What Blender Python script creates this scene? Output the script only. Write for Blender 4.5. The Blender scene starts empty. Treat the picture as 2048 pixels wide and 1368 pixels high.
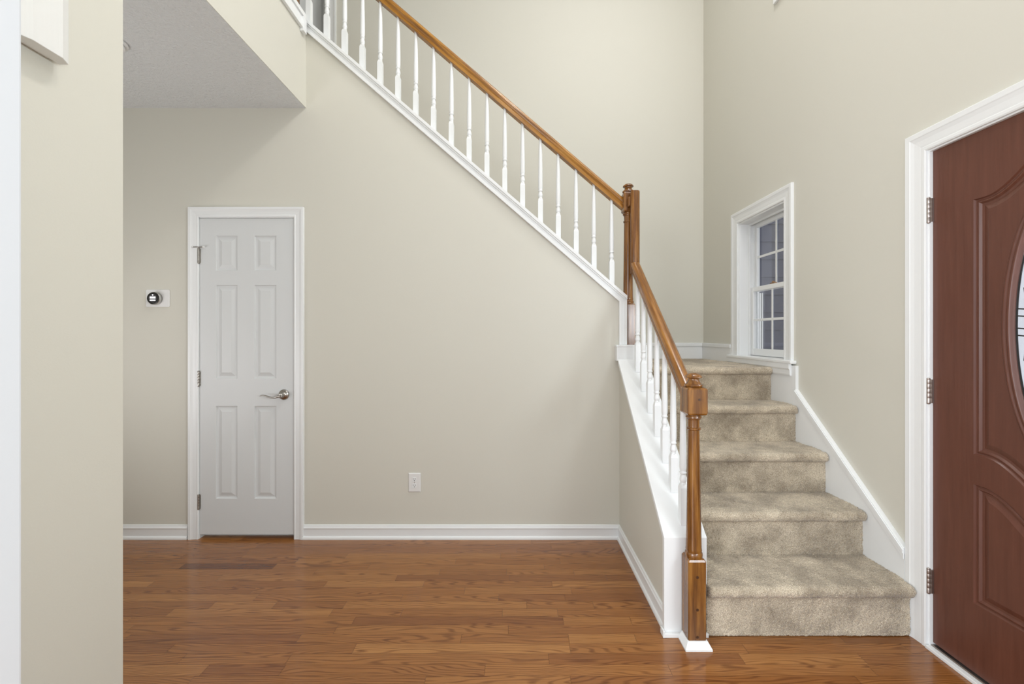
import bpy, bmesh, math, random
from mathutils import Vector, Matrix
from mathutils import noise as mnoise
random.seed(7)
C = bpy.context.scene.collection
S = bpy.context.scene

# ------------------------------------------------------------------ camera
F = 850.0                       # focal length in pixels of the 2048 px wide frame
CAM_H = 1.312
cam = bpy.data.cameras.new('camera'); cam_o = bpy.data.objects.new('camera', cam); C.objects.link(cam_o)
cam.sensor_width = 36.0; cam.lens = 36.0 * F / 2048
cam.shift_x = -6 / 2048; cam.shift_y = -15 / 2048
cam_o.location = (0, 0, CAM_H); cam_o.rotation_euler = (math.pi / 2, 0, 0)
cam.clip_start = 0.05; cam.clip_end = 100
S.camera = cam_o

# ------------------------------------------------------------------ world, lamps, exposure
w = bpy.data.worlds.new('World'); S.world = w; w.use_nodes = True
bg = w.node_tree.nodes['Background']
bg.inputs[0].default_value = (0.93, 0.96, 1.0, 1); bg.inputs[1].default_value = 0.75
S.view_settings.view_transform = 'Standard'; S.view_settings.look = 'None'
S.view_settings.gamma = 1; S.view_settings.use_curve_mapping = False
S.view_settings.exposure = 0.10

def light(name, kind, loc, power, col=(1, 1, 1), target=None, size=None, size_y=None, radius=None):
    l = bpy.data.lights.new(name, kind); l.energy = power; l.color = col
    if kind == 'AREA':
        l.shape = 'RECTANGLE'; l.size = size; l.size_y = size_y or size
    if radius is not None: l.shadow_soft_size = radius
    o = bpy.data.objects.new(name, l); C.objects.link(o); o.location = loc
    if target is not None:
        d = Vector(target) - Vector(loc); o.rotation_euler = d.to_track_quat('-Z', 'Z').to_euler()
    return o
DAY = (0.90, 0.945, 1.0)
light('foyer_lamp', 'POINT', (0.15, 0.95, 4.1), 38, (1.0, 0.95, 0.88), radius=0.10)
light('stair_tread_fill', 'AREA', (0.85, 1.85, 5.28), 29, (1.0, 0.97, 0.92), (0.95, 2.2, 0.0), 0.5, 0.5)  # added area light that brightens the treads; no ceiling fixture known here
light('upper_window_daylight', 'AREA', (1.70, 1.45, 4.35), 30, DAY, (-1.0, 1.9, 3.0), 2.3, 1.3)
light('left_wall_fill', 'AREA', (1.70, 0.42, 1.6), 52, (0.84, 0.93, 1.0), (-1.3, 1.0, 1.5), 0.4, 1.9)  # unseen fill aimed at the left wall; the sidelight is invented
light('frontal_fill', 'AREA', (0.3, -2.4, 1.7), 16, DAY, (0.2, 2.7, 1.3), 3.6, 2.6)  # broad fill added behind the camera, standing for no known window
light('right_wall_fill', 'AREA', (-2.5, -1.9, 1.7), 150, DAY, (1.7, 2.3, 1.0), 2.4, 2.0)  # added from the left to lift the right wall and steps; no real window
light('left_wall_rear_fill', 'AREA', (1.70, -1.2, 1.8), 22, DAY, (-1.3, 1.2, 1.3), 1.8, 2.0)  # extra fill added to brighten the left wall, its window made up
light('hall_fill', 'AREA', (-3.1, 1.3, 1.0), 22.0, (0.98, 0.97, 1.0), (-1.8, 2.1, 2.5), 1.0, 1.6)  # added to brighten hall ceiling and closet wall; no opening exists there

# ------------------------------------------------------------------ materials
def mat(name, col, rough=0.5, metal=0.0, spec=0.5, coat=0.0):
    m = bpy.data.materials.new(name); m.use_nodes = True
    b = m.node_tree.nodes['Principled BSDF']
    b.inputs['Base Color'].default_value = (*col, 1); b.inputs['Roughness'].default_value = rough
    b.inputs['Metallic'].default_value = metal; b.inputs['Specular IOR Level'].default_value = spec
    b.inputs['Coat Weight'].default_value = coat
    return m
def nodes(m):
    nt = m.node_tree
    return nt, nt.nodes, nt.links, nt.nodes['Principled BSDF']
def noise_node(m, scale, detail=3, stretch=(1, 1, 1), rot=(0, 0, 0), coord='Object', rough=0.5):
    nt, N, L, b = nodes(m)
    tc = N.new('ShaderNodeTexCoord'); mp = N.new('ShaderNodeMapping'); nz = N.new('ShaderNodeTexNoise')
    mp.vector_type = 'TEXTURE'
    mp.inputs['Rotation'].default_value = rot
    mp.inputs['Scale'].default_value = stretch
    L.new(tc.outputs[coord], mp.inputs['Vector']); L.new(mp.outputs['Vector'], nz.inputs['Vector'])
    nz.inputs['Scale'].default_value = scale; nz.inputs['Detail'].default_value = detail; nz.inputs['Roughness'].default_value = rough
    return nz
def bump(m, node, strength, dist=0.01, out='Fac'):
    nt, N, L, b = nodes(m)
    bp = N.new('ShaderNodeBump'); bp.inputs['Strength'].default_value = strength; bp.inputs['Distance'].default_value = dist
    L.new(node.outputs[out], bp.inputs['Height']); L.new(bp.outputs['Normal'], b.inputs['Normal'])
    return bp
def ramp(m, node, stops, to='Base Color', out='Fac'):
    nt, N, L, b = nodes(m)
    r = N.new('ShaderNodeValToRGB'); L.new(node.outputs[out], r.inputs['Fac'])
    e = r.color_ramp.elements
    while len(e) < len(stops): e.new(0.5)
    for el, (p, c) in zip(e, stops):
        el.position = p; el.color = (*c, 1)
    if to: L.new(r.outputs['Color'], b.inputs[to])
    return r

M = {}
M['wall'] = mat('cream_wall_paint', (0.650, 0.634, 0.562), 0.55, spec=0.3)
bump(M['wall'], noise_node(M['wall'], 160, 3), 0.06, 0.003)
M['ceiling'] = mat('textured_ceiling_paint', (0.77, 0.785, 0.785), 0.9, spec=0.1)
bump(M['ceiling'], noise_node(M['ceiling'], 75, 4, rough=0.6), 0.9, 0.014)
M['white'] = mat('white_trim_paint', (0.815, 0.83, 0.83), 0.32, spec=0.45)
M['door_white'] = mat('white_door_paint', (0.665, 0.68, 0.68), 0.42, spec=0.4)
bump(M['door_white'], noise_node(M['door_white'], 60, 3, (1, 1, 8)), 0.05, 0.002)
M['nickel'] = mat('satin_nickel', (0.42, 0.40, 0.37), 0.28, 1.0)
M['bronze'] = mat('aged_hinge_metal', (0.42, 0.37, 0.34), 0.40, 1.0)
M['black'] = mat('black_gloss', (0.012, 0.012, 0.013), 0.15)
M['dark'] = mat('dark_slot', (0.02, 0.02, 0.02), 0.6)
M['plastic'] = mat('white_plastic', (0.78, 0.78, 0.77), 0.3)
M['steel'] = mat('brushed_steel', (0.55, 0.54, 0.52), 0.3, 1.0)
M['screen'] = mat('thermostat_screen', (0.06, 0.06, 0.065), 0.12)
def emis(name, col, s):
    m = mat(name, col); b = m.node_tree.nodes['Principled BSDF']
    b.inputs['Emission Color'].default_value = (*col, 1); b.inputs['Emission Strength'].default_value = s
    return m
M['lit'] = emis('lit_display', (0.95, 0.96, 1.0), 0.5)

def wood(name, rot, dark, mid, light_, rough=0.26, coat=0.32):
    m = mat(name, mid, rough, coat=coat, spec=0.5)
    n1 = noise_node(m, 42, 6, (1, 1, 16), rot, rough=0.65)
    ramp(m, n1, [(0.30, dark), (0.50, mid), (0.68, light_)])
    nt, N, L, b = nodes(m)
    b.inputs['Coat Roughness'].default_value = 0.12
    bump(m, n1, 0.05, 0.002)
    return m
oak = ((0.085, 0.028, 0.005), (0.235, 0.092, 0.015), (0.38, 0.175, 0.037))
ang_u = math.atan(0.855); ang_l = math.atan(0.835)
M['oak_z'] = wood('golden_oak_upright', (0, 0, 0), (0.060, 0.020, 0.004), (0.180, 0.068, 0.011), (0.32, 0.143, 0.028))
oak_rail = ((0.13, 0.046, 0.005), (0.33, 0.140, 0.016), (0.47, 0.235, 0.040))
M['oak_up'] = wood('golden_oak_upper_rail', (0, -(math.pi / 2 - ang_u), 0), *oak_rail)
M['oak_low'] = wood('golden_oak_lower_rail', (-(math.pi / 2 - ang_l), 0, 0), *oak)

# oak strip floor: each plank carries its own tone and grain offset as face attributes
def floor_material():
    m = mat('oak_strip_floor', (0.3, 0.12, 0.04), 0.25, spec=0.4, coat=0.35)
    nt, N, L, b = nodes(m)
    b.inputs['Coat Roughness'].default_value = 0.10
    tc = N.new('ShaderNodeTexCoord')
    at = N.new('ShaderNodeAttribute'); at.attribute_name = 'plank'
    ad = N.new('ShaderNodeVectorMath'); ad.operation = 'ADD'
    sc = N.new('ShaderNodeVectorMath'); sc.operation = 'SCALE'; sc.inputs['Scale'].default_value = 37.0
    L.new(at.outputs['Color'], sc.inputs[0])
    L.new(tc.outputs['Object'], ad.inputs[0]); L.new(sc.outputs[0], ad.inputs[1])
    def chain(stretch, kind):
        mp = N.new('ShaderNodeMapping'); mp.vector_type = 'POINT'; mp.inputs['Scale'].default_value = stretch
        L.new(ad.outputs[0], mp.inputs['Vector'])
        n = N.new(kind); L.new(mp.outputs['Vector'], n.inputs['Vector']); return n
    # fine pores
    n1 = chain((5, 190, 4), 'ShaderNodeTexNoise'); n1.inputs['Scale'].default_value = 1.6; n1.inputs['Detail'].default_value = 5
    # cathedral figure: contour lines of a long soft field
    n2 = chain((0.9, 9, 1), 'ShaderNodeTexNoise'); n2.inputs['Scale'].default_value = 1.0; n2.inputs['Detail'].default_value = 2.0
    mu = N.new('ShaderNodeMath'); mu.operation = 'MULTIPLY'; mu.inputs[1].default_value = 150
    L.new(n2.outputs['Fac'], mu.inputs[0])
    sy = N.new('ShaderNodeSeparateXYZ'); L.new(ad.outputs[0], sy.inputs[0])
    yl = N.new('ShaderNodeMath'); yl.operation = 'MULTIPLY_ADD'; yl.inputs[1].default_value = 620
    L.new(sy.outputs['Y'], yl.inputs[0]); L.new(mu.outputs[0], yl.inputs[2])
    si = N.new('ShaderNodeMath'); si.operation = 'SINE'; L.new(yl.outputs[0], si.inputs[0])
    r2 = N.new('ShaderNodeMapRange'); r2.inputs[1].default_value = 0.1; r2.inputs[2].default_value = 1.0
    L.new(si.outputs[0], r2.inputs[0])
    sep = N.new('ShaderNodeSeparateColor'); L.new(at.outputs['Color'], sep.inputs[0])
    tone = N.new('ShaderNodeValToRGB'); L.new(sep.outputs[0], tone.inputs['Fac'])
    e = tone.color_ramp.elements
    stops = [(0.0, (0.150, 0.050, 0.014)), (0.12, (0.245, 0.090, 0.023)), (0.55, (0.310, 0.124, 0.032)), (1.0, (0.40, 0.180, 0.053))]
    while len(e) < 4: e.new(0.5)
    for el, (p, c) in zip(e, stops): el.position = p; el.color = (*c, 1)
    mx = N.new('ShaderNodeMix'); mx.data_type = 'RGBA'; mx.blend_type = 'MULTIPLY'
    L.new(tone.outputs['Color'], mx.inputs[6]); mx.inputs[7].default_value = (0.50, 0.40, 0.32, 1)
    f1 = N.new('ShaderNodeMath'); f1.operation = 'MULTIPLY'; f1.inputs[1].default_value = 1.5
    L.new(r2.outputs[0], f1.inputs[0])
    pm = N.new('ShaderNodeMath'); pm.operation = 'MULTIPLY'; L.new(f1.outputs[0], pm.inputs[0]); L.new(n1.outputs['Fac'], pm.inputs[1])
    L.new(pm.outputs[0], mx.inputs[0])
    mx2 = N.new('ShaderNodeMix'); mx2.data_type = 'RGBA'; mx2.blend_type = 'MULTIPLY'
    L.new(mx.outputs[2], mx2.inputs[6]); mx2.inputs[7].default_value = (0.45, 0.36, 0.30, 1)
    r3 = N.new('ShaderNodeMapRange'); r3.inputs[1].default_value = 0.50; r3.inputs[2].default_value = 0.78; r3.inputs[4].default_value = 0.7
    L.new(n1.outputs['Fac'], r3.inputs[0]); L.new(r3.outputs[0], mx2.inputs[0])
    L.new(mx2.outputs[2], b.inputs['Base Color'])
    bp = N.new('ShaderNodeBump'); bp.inputs['Strength'].default_value = 0.04; bp.inputs['Distance'].default_value = 0.002
    L.new(n1.outputs['Fac'], bp.inputs['Height']); L.new(bp.outputs['Normal'], b.inputs['Normal'])
    return m
M['floor'] = floor_material()
M['gap'] = mat('plank_gap', (0.06, 0.025, 0.010), 0.7)

def carpet_material():
    m = mat('taupe_carpet', (0.36, 0.305, 0.24), 1.0, spec=0.05)
    nt, N, L, b = nodes(m)
    b.inputs['Sheen Weight'].default_value = 0.35; b.inputs['Sheen Roughness'].default_value = 0.5
    n1 = noise_node(m, 360, 2)
    r1 = ramp(m, n1, [(0.28, (0.26, 0.20, 0.130)), (0.50, (0.575, 0.485, 0.360)), (0.72, (0.86, 0.77, 0.62))], to=None)
    n2 = noise_node(m, 7, 4, rough=0.6)
    r2 = ramp(m, n2, [(0.36, (0.62, 0.60, 0.58)), (0.60, (1.08, 1.08, 1.08))], to=None)
    mx = N.new('ShaderNodeMix'); mx.data_type = 'RGBA'; mx.blend_type = 'MULTIPLY'; mx.inputs[0].default_value = 1
    L.new(r1.outputs['Color'], mx.inputs[6]); L.new(r2.outputs['Color'], mx.inputs[7]); L.new(mx.outputs[2], b.inputs['Base Color'])
    n3 = noise_node(m, 250, 3)
    bump(m, n3, 0.7, 0.008)
    return m
M['carpet'] = carpet_material()

def front_door_material():
    m = mat('red_brown_door_skin', (0.085, 0.026, 0.017), 0.36, spec=0.5)
    n = noise_node(m, 55, 4, (1, 1, 16), rough=0.6)
    ramp(m, n, [(0.3, (0.105, 0.036, 0.022)), (0.7, (0.135, 0.048, 0.030))])
    bump(m, n, 0.22, 0.003)
    return m
M['door_red'] = front_door_material()
def glass_mat(name, rough, col=(1, 1, 1)):
    m = mat(name, col, rough); b = m.node_tree.nodes['Principled BSDF']
    b.inputs['Transmission Weight'].default_value = 1.0; b.inputs['IOR'].default_value = 1.45
    return m
M['glass'] = glass_mat('clear_glass', 0.0)
M['leaded'] = glass_mat('rippled_glass', 0.05, (0.92, 0.94, 1.0))
bump(M['leaded'], noise_node(M['leaded'], 22, 2, (1, 1, 3)), 0.22, 0.02)
M['siding'] = mat('blue_grey_siding', (0.088, 0.094, 0.142), 0.7)
bump(M['siding'], noise_node(M['siding'], 40, 3, (8, 1, 1)), 0.2, 0.004)

# ------------------------------------------------------------------ mesh helpers
class MB:
    def __init__(self): self.v = []; self.f = []; self.s = []
    def add(self, verts, faces, smooth=False):
        o = len(self.v); self.v += [tuple(p) for p in verts]
        for f in faces: self.f.append(tuple(i + o for i in f)); self.s.append(smooth)
        return self
    def box(self, x0, x1, y0, y1, z0, z1):
        return self.add([(x0,y0,z0),(x1,y0,z0),(x1,y1,z0),(x0,y1,z0),(x0,y0,z1),(x1,y0,z1),(x1,y1,z1),(x0,y1,z1)],
                 [(3,2,1,0),(4,5,6,7),(0,1,5,4),(1,2,6,5),(2,3,7,6),(3,0,4,7)])
    def prism(self, pts, fn, a, b, smooth=False):
        """pts: 2D polygon; fn(p, q, t) -> 3D; swept t = a..b"""
        n = len(pts)
        vs = [fn(p, q, a) for p, q in pts] + [fn(p, q, b) for p, q in pts]
        o = len(self.v); self.v += [tuple(v) for v in vs]
        for i in range(n):
            j = (i + 1) % n
            self.f.append((o + i, o + j, o + n + j, o + n + i)); self.s.append(smooth)
        self.f.append(tuple(o + i for i in range(n))[::-1]); self.s.append(False)
        self.f.append(tuple(o + n + i for i in range(n))); self.s.append(False)
        return self
    def lathe(self, prof, cx=0, cy=0, seg=24, axis='z', cz=0):
        """prof: (radius, height) rows"""
        o = len(self.v); n = len(prof)
        for r, h in prof:
            for k in range(seg):
                a = 2 * math.pi * k / seg; p, q = r * math.cos(a), r * math.sin(a)
                self.v.append({'z': (cx + p, cy + q, cz + h), 'y': (cx + p, cy + h, cz + q), 'x': (cx + h, cy + p, cz + q)}[axis])
        for i in range(n - 1):
            for k in range(seg):
                l = (k + 1) % seg
                self.f.append((o + i*seg + k, o + i*seg + l, o + (i+1)*seg + l, o + (i+1)*seg + k)); self.s.append(True)
        self.f.append(tuple(o + k for k in range(seg))[::-1]); self.s.append(False)
        self.f.append(tuple(o + (n-1)*seg + k for k in range(seg))); self.s.append(False)
        return self
    def rings(self, rs, closed_path=False, smooth=False):
        """rs: list of equally long vertex rings, joined in order"""
        n = len(rs[0]); o = len(self.v)
        for r in rs: self.v += [tuple(p) for p in r]
        m = len(rs)
        for i in range(m if closed_path else m - 1):
            ni = (i + 1) % m
            for k in range(n):
                l = (k + 1) % n
                self.f.append((o + i*n + k, o + i*n + l, o + ni*n + l, o + ni*n + k)); self.s.append(smooth)
        if not closed_path:
            self.f.append(tuple(o + k for k in range(n))[::-1]); self.s.append(False)
            self.f.append(tuple(o + (m-1)*n + k for k in range(n))); self.s.append(False)
        return self
    def build(self, name, m, parent=None, bevel=0, loc=None, seg=2, angle=40):
        me = bpy.data.meshes.new(name); me.from_pydata(self.v, [], self.f)
        for p, s in zip(me.polygons, self.s): p.use_smooth = s
        bm = bmesh.new(); bm.from_mesh(me); bmesh.ops.recalc_face_normals(bm, faces=bm.faces); bm.to_mesh(me); bm.free()
        me.materials.append(m)
        o = bpy.data.objects.new(name, me); C.objects.link(o)
        if parent is not None: o.parent = parent
        if loc is not None: o.location = loc
        if bevel:
            b = o.modifiers.new('bevel', 'BEVEL'); b.width = bevel; b.segments = seg; b.limit_method = 'ANGLE'; b.angle_limit = math.radians(angle)
            b.harden_normals = False
        return o
def tag(o, label, cat, group=None, kind=None):
    o['label'] = label; o['category'] = cat
    if group: o['group'] = group
    if kind: o['kind'] = kind
    return o
def empty(name, loc=(0, 0, 0)):
    o = bpy.data.objects.new(name, None); C.objects.link(o); o.location = loc; o.empty_display_size = 0.1
    return o
def part(mb, name, m, parent, bevel=0, **k):
    """a mesh in world coordinates made a child of an Empty placed at its base"""
    L = parent_world(parent)
    mb.v = [(x - L[0], y - L[1], z - L[2]) for x, y, z in mb.v]
    o = mb.build(name, m, parent, bevel, **k)
    return o
def parent_world(p):
    v = Vector((0, 0, 0))
    while p is not None: v = v + p.location; p = p.parent
    return v
def struct(mb, name, m, label, cat, bevel=0):
    return tag(mb.build(name, m, None, bevel), label, cat, kind='structure')
def frame(mb, corners, dirs, profile, fn, closed=False):
    """moulding with mitred corners: corners/dirs 2D, profile (u outwards, h proud) -> fn(a, b, h)"""
    rs = [[fn(c[0] + d[0] * u, c[1] + d[1] * u, h) for u, h in profile] for c, d in zip(corners, dirs)]
    return mb.rings(rs, closed)
CASING = [(0.0, 0.0), (0.0, 0.010), (0.004, 0.0125), (0.012, 0.0125), (0.0145, 0.0105), (0.020, 0.0115), (0.036, 0.0130), (0.047, 0.0160), (0.0500, 0.0180), (0.064, 0.0185), (0.066, 0.0165), (0.066, 0.0)]
def scaled(prof, w, t=1.0):
    k = w / max(u for u, h in prof); return [(u * k, h * t) for u, h in prof]

# ------------------------------------------------------------------ dimensions
YB, YB2 = 2.733, 2.848        # closet wall front, back
YR = 3.912                    # rear wall of the stairwell
XR = 1.735                    # right wall (street side)
XL = -1.344                   # left wall and edge of the upper floor
ZS = 2.769                    # hall ceiling
ZU = 3.25                     # upper floor
ZC = 5.35                     # foyer ceiling
SU = 0.862                    # slope of the upper flight
def z_top(x): return 3.336 - SU * (x + 1.344)       # top of the sloped knee wall cap, front edge
SL = 0.878
def z_cap(y): return 0.428 + SL * (y - 1.85)        # top of the lower cap
RISE, RUN, Y1 = 0.216, 0.2515, 1.846
def zt(k): return RISE * k + 0.012
X0, X1 = 0.831, 1.7165        # carpet between knee wall and skirt board

# ------------------------------------------------------------------ floor
def build_floor():
    v, f, cols, mi = [], [], [], []
    w_, g = 0.0572, 0.0005
    x0, x1, y0, y1 = -3.3, XR + 0.01, -2.6, 2.84
    y = y0; rnd = random.Random(21)
    def quad(a, b, c, d, z, col, m):
        o = len(v); v.extend([(a, c, z), (b, c, z), (b, d, z), (a, d, z)]); f.append((o, o+1, o+2, o+3)); cols.append(col); mi.append(m)
    while y < y1:
        x = x0 - rnd.random() * 0.8
        while x < x1:
            l = rnd.choice([0.3, 0.42, 0.55, 0.7, 0.85, 1.0]) * (0.85 + 0.3 * rnd.random())
            a, b = max(x, x0), min(x + l, x1)
            if b - a > 0.02:
                t = min(1, max(0.12, rnd.gauss(0.56, 0.20)))
                if rnd.random() < 0.012: t = 0.0
                quad(a + g, b - g, y + g * .8, min(y + w_ - g * .8, y1), 0.0, (t, rnd.random(), rnd.random(), 1), 0)
            x += l
        y += w_
    quad(x0, x1, y0, y1, -0.0012, (0, 0, 0, 1), 1)
    o = len(v)   # slab body
    v.extend([(x0,y0,-.0012),(x1,y0,-.0012),(x1,y1,-.0012),(x0,y1,-.0012),(x0,y0,-.1),(x1,y0,-.1),(x1,y1,-.1),(x0,y1,-.1)])
    for q in [(0,1,5,4),(1,2,6,5),(2,3,7,6),(3,0,4,7),(7,6,5,4)]:
        f.append(tuple(o + i for i in q)); cols.append((0,0,0,1)); mi.append(1)
    me = bpy.data.meshes.new('floor'); me.from_pydata(v, [], f)
    me.materials.append(M['floor']); me.materials.append(M['gap'])
    a = me.attributes.new('plank', 'FLOAT_COLOR', 'FACE')
    for i, c in enumerate(cols): a.data[i].color = c
    for p, i in zip(me.polygons, mi): p.material_index = i
    ob = bpy.data.objects.new('floor', me); C.objects.link(ob)
    tag(ob, 'glossy golden brown oak strip floor of narrow boards', 'floor', kind='structure')
build_floor()

# ------------------------------------------------------------------ walls and ceilings
DX0, DX1, DZ = -2.033, -1.414, 2.066          # closet door opening
fy = lambda p, q, t: (p, t, q)                # polygon in XZ swept along Y
fx = lambda p, q, t: (t, p, q)                # polygon in YZ swept along X
fz = lambda p, q, t: (p, q, t)
b = MB()
b.box(-3.3, DX0, YB, YB2, 0, ZS); b.box(DX0, DX1, YB, YB2, DZ, ZS)
b.prism([(DX1, 0), (0.672, 0), (0.672, z_top(0.672) - 0.022), (XL, z_top(XL) - 0.022), (XL, ZS), (DX1, ZS)], fy, YB, YB2)
struct(b, 'wall_back', M['wall'], 'cream wall with white closet door under the sloping stair rail', 'wall')
b = MB(); b.box(0.672, 0.815, YB, YB2, 0, 1.22)
b.prism([(1.873, 0), (YB, 0), (YB, z_cap(2.679) - 0.032), (2.679, z_cap(2.679) - 0.032), (1.873, z_cap(1.873) - 0.029)], fx, 0.672, 0.815)
struct(b, 'wall_stair', M['wall'], 'low cream knee wall with sloping white cap beside carpeted steps', 'wall')
# rear wall with the upper door opening
UX0, UX1, UZ = -2.02, -1.705, ZU + 2.03
b = MB(); b.box(UX1, XR + 0.12, YR, YR + 0.12, -0.1, ZC); b.box(-3.3, UX0, YR, YR + 0.12, -0.1, ZC)
b.box(UX0, UX1, YR, YR + 0.12, -0.1, ZU); b.box(UX0, UX1, YR, YR + 0.12, UZ, ZC)
struct(b, 'wall_rear', M['wall'], 'tall cream wall behind the upper stair flight', 'wall')
# right wall: openings for the front door, stair window and upper window
W1 = (2.728, 3.300, 1.150, 2.175)             # stair window opening y0 y1 z0 z1
D1 = (0.850, 1.790, 0.0, 2.090)               # front door opening
W3 = (0.15, 2.72, 3.66, 5.05)
b = MB()
def rw(y0, y1, z0, z1): b.box(XR, XR + 0.14, y0, y1, z0, z1)
rw(-2.6, D1[0], -0.1, ZC)
rw(D1[0], D1[1], D1[3], W3[2]); rw(D1[1], W1[0], -0.1, W3[2]); 
rw(W1[0], W1[1], -0.1, W1[2] - 0.021); rw(W1[0], W1[1], W1[3], ZC); rw(W1[1], YR, -0.1, ZC)
rw(D1[0], W1[0], W3[3], ZC)
rw(D1[0], W3[1], W3[2], W3[2]+0.001); rw(W3[1], W1[0], W3[2], W3[3])
rw(D1[0], D1[1], -0.1, 0.0)
struct(b, 'wall_right', M['wall'], 'tall cream wall with front door and small stair window', 'wall')
b = MB(); b.box(XL - 0.115, XL, 0.596, 1.457, 0, ZS - 0.001)
struct(b, 'wall_left', M['wall'], 'cream wall end at left with the chime box on it', 'wall')
b = MB(); b.box(-3.42, -3.3, -2.6, YR + .12, -0.1, ZC)
struct(b, 'wall_hall', M['wall'], 'cream wall at the far left end of the hall', 'wall')
b = MB(); b.box(-3.3, XL - 0.004, -2.6, YB, ZS, ZS + 0.006)
struct(b, 'ceiling', M['ceiling'], 'low grey textured ceiling over the hall at upper left', 'ceiling')
b = MB(); b.prism([(XL, ZS), (XL, ZU), (XL - 0.115, ZU), (XL - 0.115, ZS + 0.0062), (XL - 0.0038, ZS + 0.0062), (XL - 0.0038, ZS)], lambda p, q, t: (p, t, q), -2.6, YB)
struct(b, 'wall_fascia', M['wall'], 'cream band of wall above the hall ceiling edge', 'wall')
b = MB(); b.box(-3.3, XL - 0.115, -2.6, YB, ZU - 0.06, ZU); b.box(-3.3, -1.53, YB, YR, ZU - 0.06, ZU)
struct(b, 'floor_upper', M['carpet'], 'carpeted upper hall floor at the stair top', 'floor')
b = MB(); b.box(-3.3, XR + 0.14, -2.6, YR + 0.12, ZC, ZC + 0.1)
struct(b, 'ceiling_foyer', M['ceiling'], 'high foyer ceiling above the stairs', 'ceiling')

# ------------------------------------------------------------------ base boards and trims
BASE = [(0, 0), (0.020, 0), (0.020, 0.010), (0.016, 0.018), (0.011, 0.021), (0.011, 0.062), (0.013, 0.066), (0.0135, 0.074), (0.009, 0.082), (0.008, 0.088), (0.004, 0.091), (0, 0.091)]
def base_y(x0, x1, name, label, y=YB):        # runs along X on a wall that faces -Y
    b = MB(); b.prism([(y - h, z) for h, z in BASE], lambda p, q, t: (t, p, q), x0, x1)
    return struct(b, name, M['white'], label, 'baseboard')
base_y(-3.3, DX0 - 0.066, 'baseboard_back', 'white baseboard between hall corner and closet door')
# right of the closet door it turns the inner corner and follows the knee wall
b = MB()
b.rings([[(DX1 + 0.056, YB - h, z) for h, z in BASE], [(0.672 - h, YB - h, z) for h, z in BASE], [(0.672 - h, 1.8735, z) for h, z in BASE]])
struct(b, 'baseboard_stair', M['white'], 'long white baseboard from closet door round to the knee wall', 'baseboard')
b = MB(); b.prism([(XL + h, z) for h, z in BASE], lambda p, q, t: (p, t, q), 0.62, 1.457)
struct(b, 'baseboard_left', M['white'], 'white baseboard along the left wall end', 'baseboard')

# knee wall: cap, end board, shoe, landing ledge
b = MB()
b.prism([(1.850, 0.0), (1.850, z_cap(1.85)), (2.679, z_cap(2.679)), (2.679, z_cap(2.679) - 0.028), (1.872, z_cap(1.872) - 0.028), (1.872, 0.0)], fx, 0.649, 0.8355)
b.box(0.641, 0.838, 1.836, 1.8495, 0.0, 0.018)
b.box(0.640, 0.6485, 1.8355, 1.8730, 0.0, 0.030)
o = struct(b, 'trim_1', M['white'], 'white sloping cap and end board of the low stair knee wall', 'trim', 0.002)
b = MB(); b.box(0.642, 0.84, 2.680, 2.86, 1.145, 1.245); b.box(0.640, 0.845, 2.678, 2.862, 1.233, 1.246)
struct(b, 'trim_2', M['white'], 'white ledge box under the upper newel post', 'trim', 0.003)
# sloping cap and apron of the upper knee wall, with its upright return beside the newel
b = MB()
ca = 1 / math.cos(math.atan(SU))
def slope_strip(x0, x1, dz0, dz1, y0, y1):
    b.prism([(x0, z_top(x0) + dz0), (x1, z_top(x1) + dz0), (x1, z_top(x1) + dz1), (x0, z_top(x0) + dz1)], fy, y0, y1)
xe = 0.7165
slope_strip(XL - 0.15, xe, -0.024, 0.0, YB - 0.026, YB2 + 0.026)       # cap
slope_strip(XL - 0.0, 0.667, -0.058, -0.024, YB - 0.014, YB)
slope_strip(XL - 0.0, 0.6668, -0.080, -0.058, YB - 0.020, YB)
slope_strip(XL - 0.0, 0.7025, -0.036, -0.0235, YB - 0.020, YB)
zc0 = z_top(xe) - 0.01
b.prism([(0.6665, 1.246), (xe - 0.0006, 1.246), (xe - 0.0006, z_top(xe) - 0.022), (0.6665, z_top(0.6665) - 0.022)], fy, YB - 0.0145, YB2 + 0.02)
b.box(0.6665, 0.682, YB - 0.021, YB - 0.014, 1.246, z_top(0.6665) - 0.062)
b.box(0.702, xe - 0.0003, YB - 0.019, YB - 0.014, 1.246, zc0 - 0.016)
struct(b, 'trim_3', M['white'], 'white sloping trim running along the foot of the upper balusters', 'trim', 0.0015)
b = MB(); b.box(XL, XL + 0.014, -2.6, 2.66, 3.245, 3.305); b.box(XL - 0.12, XL + 0.024, -2.6, 2.69, 3.305, 3.334)
b.box(XL, XL + 0.020, -2.6, 2.66, 3.232, 3.250); b.box(XL, XL + 0.024, 2.655, 2.695, 3.212, 3.305)
struct(b, 'trim_4', M['white'], 'white edge trim of the upper hall floor at top left', 'trim', 0.002)
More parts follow.
